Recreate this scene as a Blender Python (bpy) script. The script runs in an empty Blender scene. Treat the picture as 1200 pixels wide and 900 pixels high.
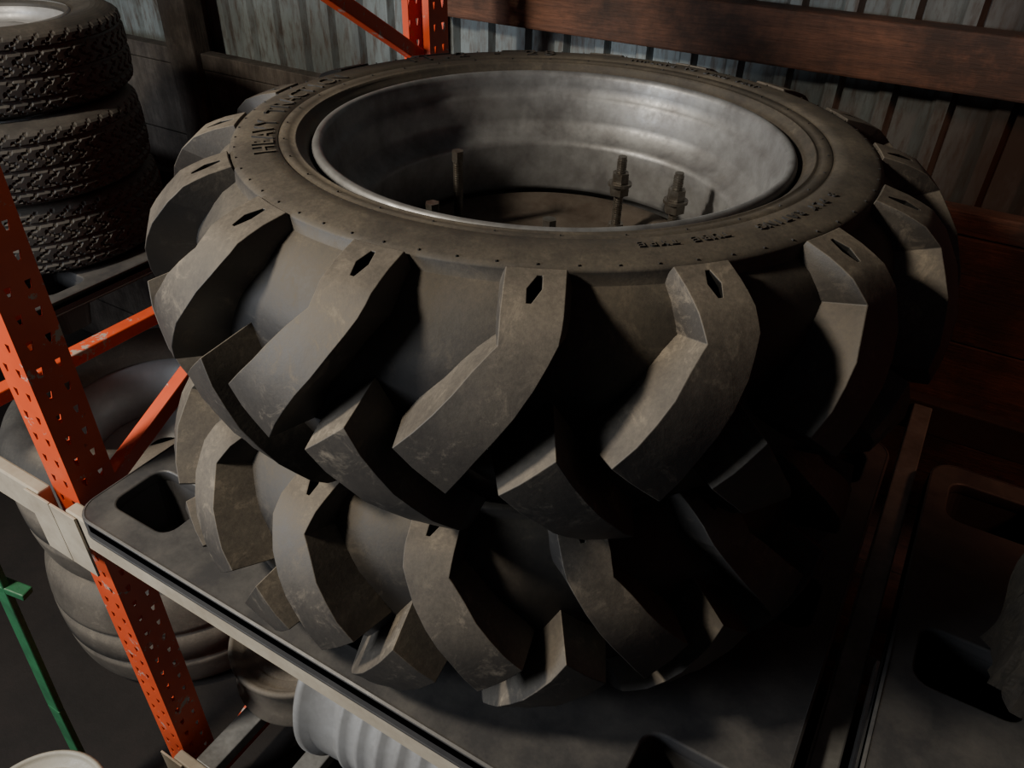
import bpy, bmesh, math, random
from math import sin, cos, pi, radians
from mathutils import Vector, Matrix
from mathutils import noise as mn
random.seed(7)
S = bpy.context.scene
COL = S.collection

# ------------------------------------------------------------------ helpers
def link(o, parent=None):
    COL.objects.link(o)
    if parent: o.parent = parent
    return o
def empty(name, loc=(0,0,0), rot=(0,0,0)):
    e = bpy.data.objects.new(name, None); e.location = loc; e.rotation_euler = rot
    e.empty_display_size = .1
    COL.objects.link(e); return e
def mk(name, verts, faces, mat=None, parent=None, smooth=False, mats=None, fm=None):
    m = bpy.data.meshes.new(name); m.from_pydata([tuple(v) for v in verts], [], faces)
    if mats:
        for a in mats: m.materials.append(a)
        if fm:
            for p, i in zip(m.polygons, fm): p.material_index = i
    elif mat: m.materials.append(mat)
    bm = bmesh.new(); bm.from_mesh(m); bmesh.ops.recalc_face_normals(bm, faces=bm.faces)
    bm.to_mesh(m); bm.free()
    if smooth:
        for p in m.polygons: p.use_smooth = True
    return link(bpy.data.objects.new(name, m), parent)
def bevel(o, w, seg=2, ang=35, hard=False):
    b = o.modifiers.new('bev', 'BEVEL'); b.width = w; b.segments = seg; b.limit_method = 'ANGLE'; b.angle_limit = radians(ang); b.harden_normals = hard
    return o
def solid(o, t, off=0):
    s = o.modifiers.new('sol', 'SOLIDIFY'); s.thickness = t; s.offset = off; return o
def box(name, lo, hi, mat, parent=None, bv=.003):
    x0,y0,z0 = lo; x1,y1,z1 = hi
    v = [(x0,y0,z0),(x1,y0,z0),(x1,y1,z0),(x0,y1,z0),(x0,y0,z1),(x1,y0,z1),(x1,y1,z1),(x0,y1,z1)]
    f = [(0,1,2,3),(4,5,6,7),(0,1,5,4),(1,2,6,5),(2,3,7,6),(3,0,4,7)]
    o = mk(name, v, f, mat, parent)
    if bv: bevel(o, bv)
    return o
def bar(name, a, b, w, h, mat, parent=None, bv=.003):
    a = Vector(a); b = Vector(b); d = (b-a); L = d.length; d.normalize()
    up = Vector((0,0,1)) if abs(d.z) < .95 else Vector((0,1,0))
    s = d.cross(up).normalized(); u = s.cross(d)
    v = []
    for p in (a, b):
        for i, j in ((-1,-1),(1,-1),(1,1),(-1,1)):
            v.append(p + s*i*w/2 + u*j*h/2)
    f = [(0,1,2,3),(4,5,6,7),(0,1,5,4),(1,2,6,5),(2,3,7,6),(3,0,4,7)]
    o = mk(name, v, f, mat, parent)
    if bv: bevel(o, bv)
    return o
def revolve(name, prof, n, mat, parent=None, closed=False, smooth=True, axis='Z', hfun=None):
    v = []; f = []; m = len(prof)
    for i in range(n):
        t = 2*pi*i/n
        for j, (r, z) in enumerate(prof):
            rr = r + (hfun(t, j) if hfun else 0)
            if axis == 'Z': v.append((rr*cos(t), rr*sin(t), z))
            else: v.append((z, rr*cos(t), rr*sin(t)))
    jm = m if closed else m-1
    for i in range(n):
        k = (i+1) % n
        for j in range(jm):
            l = (j+1) % m
            f.append((i*m+j, k*m+j, k*m+l, i*m+l))
    return mk(name, v, f, mat, parent, smooth)
def catmull(pts, sub=4):
    out = []
    P = [pts[0]] + list(pts) + [pts[-1]]
    for i in range(1, len(P)-2):
        for k in range(sub):
            t = k/sub
            out.append(tuple(.5*((2*P[i][c]) + (-P[i-1][c]+P[i+1][c])*t + (2*P[i-1][c]-5*P[i][c]+4*P[i+1][c]-P[i+2][c])*t*t + (-P[i-1][c]+3*P[i][c]-3*P[i+1][c]+P[i+2][c])*t**3) for c in range(len(pts[0]))))
    out.append(tuple(pts[-1])); return out

# ------------------------------------------------------------------ materials
class NT:
    def __init__(s, name):
        s.m = bpy.data.materials.new(name); s.m.use_nodes = True
        s.t = s.m.node_tree; s.b = s.t.nodes['Principled BSDF']
        s.tc = s.t.nodes.new('ShaderNodeTexCoord')
    def n(s, t, **k):
        x = s.t.nodes.new(t)
        for a, b in k.items(): setattr(x, a, b)
        return x
    def l(s, a, b): s.t.links.new(a, b)
    def noise(s, scale, detail=6, rough=.6, dist=0, vec=None, stretch=None):
        x = s.n('ShaderNodeTexNoise'); x.inputs['Scale'].default_value = scale; x.inputs['Detail'].default_value = detail
        x.inputs['Roughness'].default_value = rough; x.inputs['Distortion'].default_value = dist
        src = vec or s.tc.outputs['Object']
        if stretch:
            mp = s.n('ShaderNodeMapping'); mp.inputs['Scale'].default_value = stretch; s.l(src, mp.inputs['Vector']); src = mp.outputs['Vector']
        s.l(src, x.inputs['Vector']); return x.outputs['Fac']
    def mr(s, v, a, b, c=0., d=1.):
        x = s.n('ShaderNodeMapRange'); s.l(v, x.inputs[0])
        for i, q in enumerate((a,b,c,d)): x.inputs[i+1].default_value = q
        return x.outputs[0]
    def math(s, op, a, b=None):
        x = s.n('ShaderNodeMath', operation=op)
        for i, q in enumerate((a, b)):
            if q is None: continue
            if isinstance(q, (int, float)): x.inputs[i].default_value = q
            else: s.l(q, x.inputs[i])
        return x.outputs[0]
    def mix(s, f, a, b):
        x = s.n('ShaderNodeMix', data_type='RGBA')
        if isinstance(f, (int, float)): x.inputs[0].default_value = f
        else: s.l(f, x.inputs[0])
        for i, q in ((6, a), (7, b)):
            if isinstance(q, tuple): x.inputs[i].default_value = (*q, 1)
            else: s.l(q, x.inputs[i])
        return x.outputs[2]
    def col(s, c):
        if isinstance(c, tuple): s.b.inputs['Base Color'].default_value = (*c, 1)
        else: s.l(c, s.b.inputs['Base Color'])
    def rough(s, r):
        if isinstance(r, (int, float)): s.b.inputs['Roughness'].default_value = r
        else: s.l(r, s.b.inputs['Roughness'])
    def bump(s, h, st=.3, d=.002):
        x = s.n('ShaderNodeBump'); x.inputs['Strength'].default_value = st; x.inputs['Distance'].default_value = d
        s.l(h, x.inputs['Height']); s.l(x.outputs[0], s.b.inputs['Normal'])
    def nz(s):
        g = s.n('ShaderNodeNewGeometry'); x = s.n('ShaderNodeSeparateXYZ'); s.l(g.outputs['Normal'], x.inputs[0]); return x.outputs[2]
    def objx(s):
        x = s.n('ShaderNodeSeparateXYZ'); s.l(s.tc.outputs['Object'], x.inputs[0]); return x.outputs[0]

def rubber(name, dark=(.019,.019,.021), dust=(.130,.110,.082), amt=1.0, base=.1, scuff=.4):
    t = NT(name)
    n1 = t.noise(7, 8, .65); n2 = t.noise(60, 5, .7); n3 = t.noise(22, 8, .78, 1.); n4 = t.noise(170, 3, .8)
    up = t.mr(t.nz(), .1, .9, base, .9)
    a = t.math('MULTIPLY', t.mr(n1, .32, .66, .3, 1.), up)
    sp = t.math('MULTIPLY', t.mr(n3, .53, .66), t.mr(n1, .4, .6, .08, scuff))
    f = t.math('MULTIPLY', t.math('ADD', a, sp), amt)
    f = t.math('MULTIPLY', f, t.mr(n4, .35, .65, .78, 1.15))
    f = t.math('MINIMUM', f, 1.0)
    t.col(t.mix(f, dark, dust)); t.rough(t.mr(f, 0, .8, .46, .85))
    t.bump(t.math('ADD', n2, n1), .25, .0015)
    return t.m
M_rub = rubber('dusty_rubber', base=.08)
M_lug = rubber('lug_rubber', dark=(.026,.025,.026), dust=(.21,.18,.14), amt=1.0, base=.17, scuff=.68)
M_pit = rubber('slot_shade_rubber', dark=(.006,.006,.006), dust=(.03,.025,.02), amt=.3)  # near-black colour paints the shadow inside the lug slots
M_car = rubber('car_tyre_rubber', dark=(.016,.016,.017), dust=(.10,.09,.075), amt=.8, base=.2)
M_old = rubber('old_rubber', dark=(.06,.053,.047), dust=(.22,.19,.15), amt=1., base=.55)

def steel(name, c1, c2, metal=.7, r=(.3,.5), sc=12):
    t = NT(name); n = t.noise(sc, 8, .65); n2 = t.noise(90, 3, .6)
    f = t.mr(n, .35, .68)
    t.col(t.mix(f, c1, c2)); t.rough(t.mr(n2, .3, .7, *r)); t.b.inputs['Metallic'].default_value = metal
    t.bump(n2, .15, .001); return t.m
M_rim = steel('galvanised_rim', (.29,.30,.31), (.16,.16,.165), .45, (.40,.56), 18)
M_disc = steel('rusty_disc_steel', (.13,.11,.09), (.05,.035,.025), .3, (.6,.8))
M_dkbeam = steel('dark_beam_steel', (.035,.020,.015), (.018,.012,.010), .1, (.7,.9))  # dark brown, used on the rear beams instead of cream
M_stud = steel('stud_steel', (.22,.21,.19), (.12,.10,.08), .8, (.35,.5), 60)
M_beam = steel('cream_beam_paint', (.50,.45,.36), (.36,.31,.24), 0, (.4,.6), 9)
M_silver = steel('silver_wheel_paint', (.46,.47,.48), (.33,.33,.33), .4, (.4,.55), 6)
M_green = steel('green_paint', (.03,.17,.07), (.02,.08,.04), 0, (.4,.6), 9)
M_bucket = steel('bucket_plastic', (.42,.40,.33), (.30,.28,.23), 0, (.4,.6), 5)
M_gal = steel('galvanised_bar', (.30,.30,.29), (.15,.15,.145), .5, (.4,.6), 9)

def orange():
    t = NT('orange_rack_paint')
    n = t.noise(28, 8, .7); n2 = t.noise(5, 4, .6)
    c = t.mix(t.mr(n2, .35, .65), (.80,.105,.030), (.60,.072,.022))
    chip = t.mr(t.noise(14, 10, .75, .4), .595, .61)
    c = t.mix(chip, c, (.45,.38,.32))
    c = t.mix(t.mr(n, .64, .72, 0, .8), c, (.05,.025,.015))
    t.col(c); t.rough(.42); t.bump(n, .2, .001); return t.m
M_or = orange()
def plastic():
    t = NT('black_pallet_plastic')
    n = t.noise(10, 8, .7); n2 = t.noise(120, 3, .6)
    f = t.math('MULTIPLY', t.mr(n, .40, .75, 0.15, .95), t.mr(t.nz(), .3, .9, .2, .8))
    t.col(t.mix(f, (.045,.045,.048), (.15,.14,.125))); t.rough(t.mr(n, .3, .7, .36, .6)); t.bump(n2, .2, .001); return t.m
M_pl = plastic()
def wood(name, a, b, stretch):
    t = NT(name); n = t.noise(6, 8, .7, .6, stretch=stretch); n2 = t.noise(30, 6, .7, stretch=stretch)
    n3 = t.noise(3, 6, .7)
    c = t.mix(t.mr(n, .3, .7), a, b)
    c = t.mix(t.mr(n2, .45, .7, 0, .75), c, tuple(x*.3 for x in a))
    c = t.mix(t.mr(n3, .40, .58, 0, .8), c, (.014,.011,.010))
    t.col(c); t.rough(.75); t.bump(n2, .6, .005); return t.m
M_wood = wood('rough_sawn_timber', (.22,.095,.055), (.09,.042,.028), (.5,4,6))
M_woodd = wood('dark_retaining_timber', (.17,.070,.040), (.05,.025,.018), (.5,4,6))
M_woodg = wood('grey_timber', (.13,.115,.10), (.06,.05,.04), (4,4,.5))
M_bark = wood('bark', (.09,.07,.045), (.032,.025,.018), (9,9,2))
def sheet():
    t = NT('weathered_sheet_metal'); n = t.noise(4, 8, .7, stretch=(1,1,.3)); n2 = t.noise(25, 6, .7, stretch=(2,2,.4))
    c = t.mix(t.mr(n, .3, .7), (.27,.32,.33), (.10,.115,.12))
    c = t.mix(t.mr(n2, .46, .66, 0, .85), c, (.085,.058,.042))
    right_shade = t.math('MULTIPLY', t.mr(t.objx(), .1, .6), t.mr(n, .25, .5, .8, 1.))  # wall colour darkens towards the right, painting in the shade at that end
    c = t.mix(right_shade, c, (.028,.017,.013))
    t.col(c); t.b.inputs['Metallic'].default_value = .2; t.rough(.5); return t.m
M_sheet = sheet()
def ground():
    t = NT('dirty_concrete'); n = t.noise(3, 10, .7); n2 = t.noise(40, 4, .7)
    t.col(t.mix(t.mr(n, .3, .7), (.026,.020,.017), (.011,.009,.008))); t.rough(.85); t.bump(n2, .4, .004); return t.m
M_floor = ground()

# ------------------------------------------------------------------ tractor tire
ZS = 1.047
KN = [ # u, base r,z ; outer r,z
 (0, .514,0, .582,0), (.04,.512,.04,.578,.042), (.08,.505,.076,.563,.083), (.12,.490,.103,.534,.121),
 (.142,.480,.117,.512,.139), (.17,.468,.129,.487,.149), (.208,.450,.140,.451,.157), (.3,.40,.150,.40,.158)]
def surf(u, top):
    s = 1 if u >= 0 else -1; a = abs(u)
    for i in range(len(KN)-1):
        if a <= KN[i+1][0] or i == len(KN)-2:
            k0, k1 = KN[i], KN[i+1]; t = (a-k0[0])/(k1[0]-k0[0]); break
    o = 3 if top else 1
    return k0[o]+(k1[o]-k0[o])*t, s*(k0[o+1]+(k1[o+1]-k0[o+1])*t)
UK = .118
def lug_path(u):      # straight bar with one knee near the shoulder
    w = .008
    q = UK-u; q = .5*(q+math.sqrt(q*q+w*w))
    q0 = .5*((UK-.208)+math.sqrt((UK-.208)**2+w*w))
    return 1.46*(q-q0)
U0=-.004
SL0,SL1,SL2=.158,.177,.197
def add_lug(V, F, FM, th0, side, d):
    us = [U0,.008,.02,.04,.06,.08,.10,.112,.122,.132,.142,.150,SL0,SL1,SL2,.208]
    rows = []
    R = .56
    def pt(u, off, top, sink=0.0):
        e = .003
        ds = (lug_path(u+e)-lug_path(u-e))*R*d; du = 2*e
        if u > .141: ds = 0.
        elif u > .11: ds *= (.141-u)/.031
        L = math.hypot(ds, du); ns, nu = -du/L, ds/L
        th = lug_path(u)*d
        k = 1 if u < .09 else max(0, (.13-u)/.04)
        uu = u + nu*off*k
        uu = max(min(uu, .212), -.13)
        r, z = surf(uu, top)
        a = th0 + th + ns*off/r
        r -= sink
        return Vector((r*cos(a), r*sin(a), z*side))
    jit = random.uniform(-.0015, .0015)
    sk = random.uniform(-.10,.10)
    for u in us:
        q = max(0, min(1, (.142-u)/.150))
        w = .061 - .005*sin(pi*min(1, q*1.3)) + .010*max(0, q-.75)/.25 + jit
        fl = .007
        ub = u - .015 if u == us[0] else u
        hw = {SL0:.035, SL1:.115, SL2:.035}.get(u, .12)
        sh = (u-SL1)/.02*sk*w if SL0<=u<=SL2 else 0
        row = [pt(ub, -(w/2+fl), False, .005), pt(u, -w/2, True), pt(u, -w*hw+sh, True), pt(u, w*hw+sh, True), pt(u, w/2, True), pt(ub, w/2+fl, False, .005)]
        rows.append([len(V)+i for i in range(6)]); V.extend(row)
    for i in range(len(rows)-1):
        a, b = rows[i], rows[i+1]
        for j in range(5):
            if j == 2 and us[i] == SL0:
                c = rows[i+2]
                idx = [a[2], a[3], b[3], c[3], c[2], b[2]]
                cen = sum((V[k] for k in idx), Vector())/6
                new = []
                for k in idx:
                    p = V[k]; p2 = cen + (p-cen)*.9
                    rr = math.hypot(p2.x, p2.y); s = (rr-.004)/rr
                    new.append(len(V)); V.append(Vector((p2.x*s, p2.y*s, p2.z - side*.015)))
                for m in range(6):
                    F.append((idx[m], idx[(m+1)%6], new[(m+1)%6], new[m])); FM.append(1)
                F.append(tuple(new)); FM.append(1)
            elif j == 2 and us[i] == SL1: pass
            else:
                F.append((a[j], a[j+1], b[j+1], b[j])); FM.append(0)
    for rw in (rows[0], rows[-1]):
        F.append((rw[0], rw[1], rw[2], rw[3], rw[4], rw[5])); FM.append(0)

NL = 17
PITCH = 2*pi/NL
def tire_parts():
    D = {}
    half = [(.514,0),(.5135,.02),(.512,.04),(.510,.06),(.505,.076),(.498,.090),(.490,.103),(.480,.117),(.468,.129),(.4515,.139)]
    side = [(.4505,.1395),(.4490,.152),(.4475,.1545),(.440,.1570),(.425,.1590),(.405,.1600),(.388,.1595),(.3865,.1575),(.384,.1575),(.3825,.159),(.372,.1570),(.366,.1545),(.3645,.1560),(.3625,.1560),(.361,.1525),(.354,.148),(.348,.140),(.342,.128)]
    hp = half+side
    full = [(r,-z) for r,z in reversed(hp)][:-1] + hp
    o = revolve('carcass', full, 240, M_rub); D['carcass'] = o
    V=[];F=[];FM=[]
    for i in range(NL):
        add_lug(V,F,FM, i*PITCH, 1, -1)
        add_lug(V,F,FM, (i+.5)*PITCH, -1, -1)
    o = mk('tread_lugs', V, F, mats=[M_lug, M_pit], fm=FM, smooth=True)
    o.data.set_sharp_from_angle(angle=radians(20))
    bevel(o, .0012, 2, 24, True); D['lugs'] = o
    V=[];F=[]
    def cub(r0,r1,a,w,z0,z1,s):
        n=len(V)
        for r in (r0,r1):
            for t in (-w/2,w/2):
                for z in (z0,z1):
                    aa=a+t/r; V.append((r*cos(aa), r*sin(aa), z*s))
        F.extend([(n,n+1,n+3,n+2),(n+4,n+5,n+7,n+6),(n,n+1,n+5,n+4),(n+2,n+3,n+7,n+6),(n+1,n+3,n+7,n+5),(n,n+2,n+6,n+4)])
    for s in (1,-1):
        for i in range(68):
            cub(.4405,.4430,i*2*pi/68,.0014,.153,.1580,s)
        for i in range(34):
            cub(.377,.379,(i+.3)*2*pi/34,.0014,.155,.1600,s)
    D['nubs'] = mk('moulding_nubs', V, F, M_rub)
    V=[];F=[]
    def text(txt, cam_deg, r, h, step):
        for k, chh in enumerate(txt):
            if chh == ' ': continue
            cu = bpy.data.curves.new('t', 'FONT'); cu.body = chh; cu.size = h*1.35; cu.extrude = .0022; cu.align_x = 'CENTER'; cu.resolution_u = 3
            ob = bpy.data.objects.new('t', cu); COL.objects.link(ob)
            bpy.context.view_layer.update()
            me = bpy.data.meshes.new_from_object(ob.evaluated_get(bpy.context.evaluated_depsgraph_get()))
            a = radians(cam_deg+30) - (k-(len(txt)-1)/2)*step/r
            n = len(V)
            for v in me.vertices:
                lx, ly = v.co.x, v.co.y
                aa = a - lx/r; rr = r+ly
                V.append((rr*cos(aa), rr*sin(aa), .1596+v.co.z+ (0 if rr<.425 else -(rr-.425)*.12)))
            for p in me.polygons: F.append(tuple(n+i for i in p.vertices))
            bpy.data.objects.remove(ob); bpy.data.curves.remove(cu); bpy.data.meshes.remove(me)
    text('HEAVY TRACTION', 176, .392, .030, .027)
    text('11.2 - 28', 108, .398, .032, .032)
    text('TUBE TYPE', 288, .402, .011, .012)
    text('8 PLY RATING', 312, .402, .012, .013)
    text('INFLATE TO BEAD SEAT', 50, .400, .012, .013)
    D['text'] = mk('sidewall_lettering', V, F, M_rub)
    hr = [(.3430,.130),(.3435,.142),(.3405,.1475),(.3360,.1490),(.3310,.1470),(.3280,.141),(.3270,.128),(.3255,.118),(.3210,.112),(.3170,.106),(.3140,.075),(.3115,.066),(.3050,.060),(.3020,.055),(.2890,.046),(.2830,.042),(.2810,.035),(.2805,0)]
    full = hr + [(r,-z) for r,z in reversed(hr[:-1])]
    o = revolve('rim_barrel', full, 160, M_rim); D['rim'] = o
    pr = [(.281,-.050),(.268,-.044),(.255,-.040),(.235,-.046),(.215,-.056),(.150,-.060),(.120,-.056),(.112,-.060),(.112,-.068),(.150,-.068),(.215,-.064),(.235,-.054),(.255,-.048),(.281,-.058)]
    D['disc'] = revolve('centre_disc', pr, 96, M_disc, closed=True)
    V=[];F=[]
    def cyl(cx,cy,r,z0,z1,n=12,r1=None):
        b=len(V); r1=r1 or r
        for i in range(n):
            t=2*pi*i/n; V.append((cx+r*cos(t),cy+r*sin(t),z0)); V.append((cx+r1*cos(t),cy+r1*sin(t),z1))
        for i in range(n):
            k=(i+1)%n; F.append((b+2*i,b+2*k,b+2*k+1,b+2*i+1))
        F.append(tuple(b+2*i for i in range(n))); F.append(tuple(b+2*i+1 for i in range(n)))
    for (dx, dy, hasnut) in ((.122,.128,1),(-.150,.127,0),(-.005,-.135,0),(.205,.06,1),(-.17,-.09,0)):
        x = dx*cos(radians(30)) - dy*sin(radians(30)); y = dx*sin(radians(30)) + dy*cos(radians(30))
        cyl(x,y,.0070,-.065,.072,14)
        z=-.05
        while z < .068:
            cyl(x,y,.0082,z,z+.0018,14); z+=.0036
        cyl(x,y,.014,-.056,-.040,6); cyl(x,y,.018,-.0605,-.056,16)
        if hasnut:
            cyl(x,y,.0145,.030,.046,6); cyl(x,y,.020,.025,.0295,16); cyl(x,y,.017,.010,.025,6)
        else: cyl(x,y,.0105,.058,.074,6)
    D['studs'] = mk('wheel_studs', V, F, M_stud)
    for o in D.values():
        for v in o.data.vertices: v.co.z *= ZS
    return D
parts = tire_parts()
HW = .160*ZS
ZC0 = HW+.0035; ZC1 = ZC0+2*HW+.001
w1 = empty('tractor_tire', (0.003,0.002,ZC1))
for o in parts.values(): o.parent = w1
w0 = empty('tractor_tire', (-.038,-.012,ZC0))
for o in list(parts.values()):
    c = bpy.data.objects.new(o.name, o.data); link(c, w0)
    for m in o.modifiers:
        b = c.modifiers.new(m.name, m.type); b.width = m.width; b.segments = m.segments; b.limit_method = 'ANGLE'; b.angle_limit = m.angle_limit; b.harden_normals = m.harden_normals
w1.rotation_euler = (0,0,radians(296.3))
for k in ('text','studs'): parts[k].rotation_euler = (0,0,-radians(296.3))
w0.rotation_euler = (pi,0,radians(278))

# ------------------------------------------------------------------ plastic pallets
def rrect(cx, cy, w, h, r, seg=5):
    P=[]
    for (sx,sy,a0) in ((1,1,0),(-1,1,90),(-1,-1,180),(1,-1,270)):
        for k in range(seg+1):
            a=radians(a0+90*k/seg); P.append((cx+sx*(w/2-r)+r*cos(a), cy+sy*(h/2-r)+r*sin(a)))
    return P
def pallet(x0,x1,y0,y1,ztop):
    e = empty('plastic_pallet', ((x0+x1)/2,(y0+y1)/2,ztop))
    w=x1-x0; h=y1-y0; T=.026
    cu = bpy.data.curves.new('deck','CURVE'); cu.dimensions='2D'; cu.fill_mode='BOTH'; cu.extrude=T/2-.004; cu.bevel_depth=.004; cu.bevel_resolution=2
    def sp(P):
        s=cu.splines.new('POLY'); s.points.add(len(P)-1)
        for q,p in zip(s.points,P): q.co=(p[0],p[1],0,1)
        s.use_cyclic_u=True
    sp(rrect(0,0,w-.008,h-.008,.045,8))
    cups=[]
    for i in (-1,0,1):
        for j in (-1,0,1):
            cx=i*(w/2-.115); cy=j*(h/2-.1105)
            cw,chh=(.158,.122)
            cups.append((cx,cy,cw,chh)); sp(rrect(cx,cy,cw,chh,.03))
    ob = bpy.data.objects.new('t',cu); COL.objects.link(ob); bpy.context.view_layer.update()
    me = bpy.data.meshes.new_from_object(ob.evaluated_get(bpy.context.evaluated_depsgraph_get()))
    bpy.data.objects.remove(ob)
    me.materials.clear(); me.materials.append(M_pl)
    d = link(bpy.data.objects.new('deck',me), e); d.location=(0,0,-T/2)
    V=[];F=[]
    for (cx,cy,cw,chh) in cups:
        loops=[rrect(cx,cy,cw+.002,chh+.002,.03),rrect(cx,cy,cw-.012,chh-.012,.028),rrect(cx,cy,cw-.03,chh-.03,.025)]
        zs=[-.006,-.07,-.13]
        b=len(V); n=len(loops[0])
        for L,z in zip(loops,zs): V.extend((p[0],p[1],z) for p in L)
        for k in range(2):
            for i in range(n):
                m=(i+1)%n; F.append((b+k*n+i,b+k*n+m,b+(k+1)*n+m,b+(k+1)*n+i))
        F.append(tuple(b+2*n+i for i in range(n)))
    f = mk('feet',V,F,M_pl,e); solid(f,.004)
    V=[];F=[]
    A=rrect(0,0,w,h,.048,8); B=rrect(0,0,w-.010,h-.010,.044,8); C=rrect(0,0,w+.002,h+.002,.049,8); n=len(A)
    LL=((A,-.001),(B,.0015),(B,-.012),(B,-.043),(C,-.043),(C,-.039),(A,-.037))
    for L,z in LL: V.extend((p[0],p[1],z) for p in L)
    K=len(LL)
    for k in range(K):
        for i in range(n):
            m=(i+1)%n; kk=(k+1)%K; F.append((k*n+i,k*n+m,kk*n+m,kk*n+i))
    bevel(mk('edge_skirt',V,F,M_pl,e),.001)
    return e
pallet(-.652,.590,-.543,.470,-.002)
pallet(.667,1.889,-.543,.470,-.002)
pallet(-2.58,-1.36,-.543,.470,-.002)

# ------------------------------------------------------------------ pallet rack
XP=-.742; YF=-.500
rack = empty('pallet_rack', (XP,-.50,-1.3))
def ch(name, path, z0, z1, holes):
    V=[];F=[]
    pit=.0508; nz=int((z1-z0)/pit)
    for fi in range(len(path)-1):
        a=Vector(path[fi]); b=Vector(path[fi+1]); L=(b-a).length
        hs=holes[fi]
        cuts=[0]
        for c in hs: cuts += [c-.006, c+.006]
        cuts.append(L)
        cols=[(a+(b-a)*(c/L)) for c in cuts]
        for k in range(nz):
            zb=z0+k*pit
            zz=[zb, zb+.018, zb+.035, zb+pit]
            for m in range(3):
                for c in range(len(cuts)-1):
                    if (c%2==1) and m==1 and len(cuts)>2:
                        p0,p1=cols[c],cols[c+1]; q0=p0+(p1-p0)*.3; q1=p0+(p1-p0)*.7
                        n=len(V); V.extend([(p0.x,p0.y,zz[1]),(q0.x,q0.y,zz[1]),(p0.x,p0.y,zz[2]),(p1.x,p1.y,zz[1]),(q1.x,q1.y,zz[1]),(p1.x,p1.y,zz[2])])
                        F.extend([(n,n+1,n+2),(n+3,n+5,n+4)])
                        continue
                    p0,p1=cols[c],cols[c+1]; n=len(V)
                    V.extend([(p0.x,p0.y,zz[m]),(p1.x,p1.y,zz[m]),(p1.x,p1.y,zz[m+1]),(p0.x,p0.y,zz[m+1])]); F.append((n,n+1,n+2,n+3))
    o = mk(name, V, F, M_or)
    bm=bmesh.new(); bm.from_mesh(o.data); bmesh.ops.remove_doubles(bm,verts=bm.verts,dist=.0003); bmesh.ops.recalc_face_normals(bm,faces=bm.faces); bm.to_mesh(o.data); bm.free()
    solid(o,.003)
    return o
ZF=-1.3
def par(o, p=None):
    p = p or rack
    o.parent = p; o.matrix_parent_inverse = Matrix.Translation(-Vector(p.location)); return o
def post(x, yf, facing, ztop=2.3):
    w=.080; d=.078
    y0=yf; y1=yf - facing*d
    lip=.018
    path=[(x-w/2+lip,y1),(x-w/2,y1),(x-w/2,y0),(x+w/2,y0),(x+w/2,y1),(x+w/2-lip,y1)]
    par(ch('upright',path,ZF,ztop,[[],[.022,.056],[.022,.058],[.022,.056],[]]))
    par(box('foot_plate',(x-.07,min(y0,y1)-.02,ZF),(x+.07,max(y0,y1)+.02,ZF+.008),M_or))
YB=.745
def frame(x):
    post(x,YF,-1); post(x,YB,1)
    ya,yb=YF+.06,YB-.06
    seg=[(ya,-1.15,yb,-.70),(yb,-.70,ya,-.08),(ya,-.08,yb,.53),(yb,.53,ya,1.20),(ya,1.2,yb,1.8)]
    for k,(y0,z0,y1,z1) in enumerate(seg):
        par(bar('brace',(x,y0,z0),(x,y1,z1),.032,.034,M_or))
    for z in (-1.18,1.85): par(bar('brace',(x,ya,z),(x,yb,z),.032,.034,M_or))
frame(XP)
frame(XP+2.68)
frame(XP-2.66)
def beams(xa,xb,ztop,hh=.085):
    for (y0,y1,s) in ((YF-.031,YF-.004,-1),(YB-.030,YB+.004,1)):
        mt = M_beam if s<0 else M_dkbeam
        par(box('load_beam',(xa,y0,ztop-hh),(xb,y1,ztop),mt,bv=.004))
        for xe in (xa,xb):
            yy = y0-.006 if s<0 else y1+.002
            par(box('beam_connector',(xe-.036 if xe==xb else xe-.040,yy,ztop-.16),(xe+.040 if xe==xb else xe+.036,yy+.005,ztop-.002),mt,bv=.001))
BT=-.031
beams(XP+.041,XP+2.68-.041,BT); beams(XP-2.66+.041,XP-.041,BT)
beams(XP+.041,XP+2.68-.041,-.90)
for x,m in ((.628,M_gal),(-1.17,M_or),(-.30,M_gal),(.25,M_gal),(1.20,M_gal),(-2.0,M_or)):
    top = BT-.001 if x!=.628 else BT-.010
    par(box('support_bar',(x-.020,YF-.004,top-.034),(x+.020,YB-.030,top),m,bv=.003))
for x in (-.62,-.4,.2,.8,1.4):
    par(box('support_bar',(x-.03,YF-.004,-.94),(x+.03,YB-.03,-.902),M_gal))

# ------------------------------------------------------------------ stack of car tires (left)
def car_tire_mesh():
    side=[(.195,.062),(.200,.078),(.208,.084),(.225,.090),(.262,.1000),(.285,.0995),(.303,.094),(.313,.088)]
    side=catmull(side,2)
    left=[(r,-z) for r,z in side]
    NTd=33
    mid=[]
    for i in range(NTd):
        v=-1+2*i/(NTd-1); mid.append((.330-.006*abs(v)**3-.004*(abs(v)>.97), v*.084))
    prof=left+mid+[(r,z) for r,z in reversed(side)]
    L=len(left)
    def tri(x): x=x%1; return 4*abs(x-.5)-1
    def h(t,j):
        k=j-L
        if k<0 or k>=NTd: return 0
        v=-1+2*k/(NTd-1)
        if k in (5,6,26,27): return -.007
        if k in (15,16): return -.006
        ph=(t/(2*pi)*52+.42*tri(v*2.5))%1
        if ph<.24: return -.0055
        return 0
    return revolve('tyre',prof,468,M_car,hfun=h,smooth=False)
ct=car_tire_mesh()
first=True
hw=catmull([(.206,.090),(.212,.084),(.206,.074),(.196,.070),(.190,.040),(.175,.030),(.172,-.03),(.19,-.05),(.196,-.075),(.208,-.09)],2)
stack_x,stack_y=-1.735,.145
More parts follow.
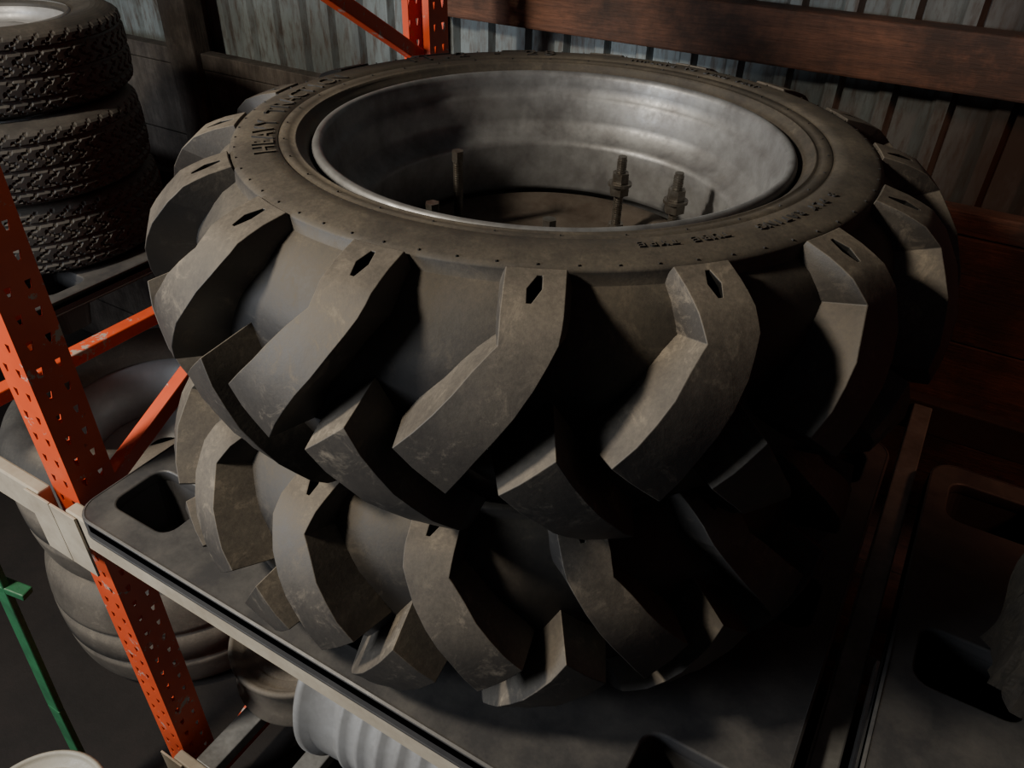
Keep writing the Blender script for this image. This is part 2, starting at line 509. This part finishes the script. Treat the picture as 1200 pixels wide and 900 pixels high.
for i in range(3):
    e=empty('car_tire',(stack_x+(.0,.018,-.012)[i],stack_y+(0,-.016,.012)[i],.103+.2035*i),(0,0,i*1.1))
    if first: ct.parent=e
    else: link(bpy.data.objects.new('tyre',ct.data),e)
    if first:
        rimo=revolve('wheel_barrel',hw,96,M_silver,e)
        V=[];F=[]
        n=80
        rr=[.174,.150,.120,.085,.060,.034]; zz=[.02,.035,.045,.048,.03,.03]
        for k in range(n):
            t=2*pi*k/n
            for r,z in zip(rr,zz): V.append((r*cos(t),r*sin(t),z))
        for k in range(n):
            m=(k+1)%n
            for j in range(5):
                if j==1 and (k%8) in (2,3,4,5): continue
                F.append((k*6+j,m*6+j,m*6+j+1,k*6+j+1))
        disc=mk('wheel_disc',V,F,M_silver,e,True); solid(disc,.004)
    else:
        link(bpy.data.objects.new('wheel_barrel',rimo.data),e)
        c=link(bpy.data.objects.new('wheel_disc',disc.data),e); solid(c,.004)
    first=False

# ------------------------------------------------------------------ old wide implement tires, floor level left
half=catmull([(.240,.175),(.250,.205),(.285,.228),(.330,.234),(.372,.218),(.398,.185),(.410,.140),(.416,.09)],3)
rb=[(.4165,.075),(.408,.070),(.408,.055),(.4185,.050),(.4195,0)]
hp=half+rb
ip=hp+[(r,-z) for r,z in reversed(hp[:-1])]
im=None
for i in range(2):
    e=empty('implement_tire',(-1.36+(0,.02)[i],.04+(0,.015)[i],ZF+.2355+.4705*i))
    if im is None:
        im=revolve('tyre',ip,120,M_old,e)
        ir=revolve('rim',[(.255,.20),(.262,.19),(.258,.17),(.24,.165),(.225,.12),(.21,.10),(.20,.04),(.20,-.04),(.21,-.10),(.225,-.12),(.24,-.165),(.258,-.17),(.262,-.19),(.255,-.20)],90,M_silver,e)
        idc=revolve('rim_disc',[(.2,0),(.15,.02),(.08,.02),(.05,0)],60,M_silver,e)
    else:
        for q in (im,ir,idc): link(bpy.data.objects.new(q.name,q.data),e)

# silver ribbed wheel drum lying on the lower level
e=empty('wheel_rim',(-.125,-.15,-.901+.275))
pr=[]
for k in range(9):
    x=-.20+.05*k
    pr += [(.252,x-.012),(.260,x-.005),(.260,x+.005),(.252,x+.012)] if 1<k<8 else []
pr=[(.21,-.225),(.264,-.225),(.274,-.215),(.270,-.20),(.256,-.19),(.252,-.125)]+pr+[(.254,.19),(.270,.20),(.274,.215),(.264,.225),(.21,.225)]
revolve('barrel',pr,96,M_silver,e,axis='X')
revolve('disc',[(.250,-.12),(.18,-.10),(.10,-.13),(.06,-.13)],64,M_silver,e,axis='X')
e=empty('spare_wheel',(-.60,-.16,-.901+.073))
revolve('rim',[(.11,.03),(.13,.05),(.15,.045),(.17,.068),(.182,.072),(.185,.060),(.175,.04),(.17,-.04),(.185,-.06),(.182,-.072)],80,M_old,e)
revolve('disc',[(.16,.04),(.13,.045),(.11,.045),(.07,.03),(.05,.01)],64,M_old,e)

# green implement arm standing on the floor
e=empty('green_implement',(-1.01,-.63,ZF))
arm=[(-1.062,-.572,-.30),(-1.03,-.61,-.845),(-1.01,-.63,-1.29)]
for a,b in zip(arm[:-1],arm[1:]):
    par(bar('arm',a,b,.05,.016,M_green),e)
par(bar('cross_handle',(-1.13,-.60,-.40),(-.99,-.56,-.43),.03,.02,M_green),e)
par(box('foot',(-1.06,-.67,ZF),(-.96,-.59,ZF+.02),M_green),e)
# tall white plastic drum with lid
e=empty('plastic_drum',(-.745,-.815,ZF))
DZ=-.105
revolve('drum_body',[(.0,.004),(.118,.004),(.123,.012),(.132,.25),(.136,.255),(.132,.262),(.140,.64+DZ),(.146,.645+DZ),(.146,.62+DZ),(.150,.62+DZ),(.150,.665+DZ),(.143,.672+DZ),(.138,.664+DZ),(.134,.656+DZ),(.0,.656+DZ)],64,M_bucket,e)
revolve('lid_ring',[(.10,.656+DZ),(.102,.662+DZ),(.108,.662+DZ),(.110,.656+DZ)],64,M_bucket,e)

# log on the right pallet
e=empty('tree_log',(.928,.01,.004))
V=[];F=[];n=72;mz=28
for j in range(mz):
    z=.27*j/(mz-1)
    for i in range(n):
        t=2*pi*i/n
        r=.128+.02*mn.noise(Vector((cos(t)*2.2,sin(t)*2.2,z*3)))+.026*mn.noise(Vector((cos(t)*9,sin(t)*9,z*7)))+.012*mn.noise(Vector((cos(t)*22,sin(t)*22,z*14)))
        V.append((r*cos(t),r*sin(t),z))
for j in range(mz-1):
    for i in range(n):
        k=(i+1)%n; F.append((j*n+i,j*n+k,(j+1)*n+k,(j+1)*n+i))
F.append(tuple(range(n))); F.append(tuple((mz-1)*n+i for i in range(n)))
mk('bark_trunk',V,F,M_bark,e)

# ------------------------------------------------------------------ building
V=[];F=[];x=-4.5;pts=[]
while x<3.6:
    pts += [(x,0),(x+.045,0),(x+.057,-.022),(x+.085,-.022),(x+.097,0)]; x+=.125
for (px,py) in pts: V.append((px,1.10+py,-1.3)); V.append((px,1.10+py,2.7))
for i in range(len(pts)-1): F.append((2*i,2*i+2,2*i+3,2*i+1))
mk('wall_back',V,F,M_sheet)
box('floor',(-4.5,-4,-1.36),(3.6,1.12,-1.3),M_floor,bv=0)
g=empty('timber_wall_frame',(-2.0,1.0,-1.3))
par(box('girt_lower',(-.93,1.0,.565),(3.5,1.076,.69),M_wood,bv=.006),g)
par(box('girt_upper',(-4.4,1.0,.80),(-.95,1.076,.92),M_woodg,bv=.006),g)
for xx in (-2.06,1.95):
    par(box('post',(xx,.92,-1.3),(xx+.14,.998,2.6),M_woodg,bv=.006),g)
par(box('post',(-1.02,1.0,-1.3),(-.935,1.074,2.6),M_woodg,bv=.006),g)
z=-1.29
while z<.31:
    z2=min(z+.262,.34)
    par(box('board',(-1.91,.94+random.uniform(-.004,.004),z),(-.2,.99,z2-.003),M_woodg,bv=.003),g)
    par(box('board',(-.195,.94+random.uniform(-.004,.004),z),(1.94,.99,z2-.003),M_woodd,bv=.003),g)
    par(box('board',(-4.4,.94+random.uniform(-.004,.004),z),(-2.07,.99,z2-.003),M_woodg,bv=.003),g)
    z=z2
    if z2>=.34: break

# ------------------------------------------------------------------ camera
cam=bpy.data.cameras.new('cam'); co=bpy.data.objects.new('camera',cam); COL.objects.link(co)
cam.sensor_width=36; cam.lens=910/1200*36; cam.clip_start=.01
P=radians(35.8); YAW=radians(30); ROLL=radians(1.6)
f=Vector((-sin(YAW)*cos(P),cos(YAW)*cos(P),-sin(P))); r=Vector((cos(YAW),sin(YAW),0)); u=r.cross(f)
r2=r*cos(ROLL)+u*sin(ROLL); u2=r2.cross(f)
m=Matrix((r2,u2,-f)).transposed().to_4x4(); m.translation=Vector((.525,-1.002,1.022))
co.matrix_world=m; S.camera=co

# ------------------------------------------------------------------ lights
def area(name,loc,tgt,size,power,color,sy=None):
    l=bpy.data.lights.new(name,'AREA'); l.energy=power; l.color=color; l.size=size
    if sy: l.shape='RECTANGLE'; l.size_y=sy
    o=bpy.data.objects.new(name,l); o.location=loc; COL.objects.link(o)
    o.rotation_euler=(Vector(tgt)-Vector(loc)).to_track_quat('-Z','Y').to_euler(); return o
area('work_light',(-1.35,-1.66,1.95),(0,0,.4),.25,64,(1,.88,.71))
area('door_daylight',(-1.9,-2.75,.95),(-.3,0,.1),.9,60,(.89,.94,1))
l=bpy.data.lights.new('red_lamp','SPOT'); l.energy=32; l.color=(1,.42,.24); l.spot_size=radians(66); l.spot_blend=.8; l.shadow_soft_size=.1
o=bpy.data.objects.new('red_lamp',l); o.location=(1.8,.10,1.3); COL.objects.link(o)
o.rotation_euler=(Vector((1.0,1.0,.25))-Vector(o.location)).to_track_quat('-Z','Y').to_euler()
W=bpy.data.worlds.new('World'); S.world=W; W.use_nodes=True
W.node_tree.nodes['Background'].inputs[0].default_value=(.8,.87,1,1); W.node_tree.nodes['Background'].inputs[1].default_value=.018
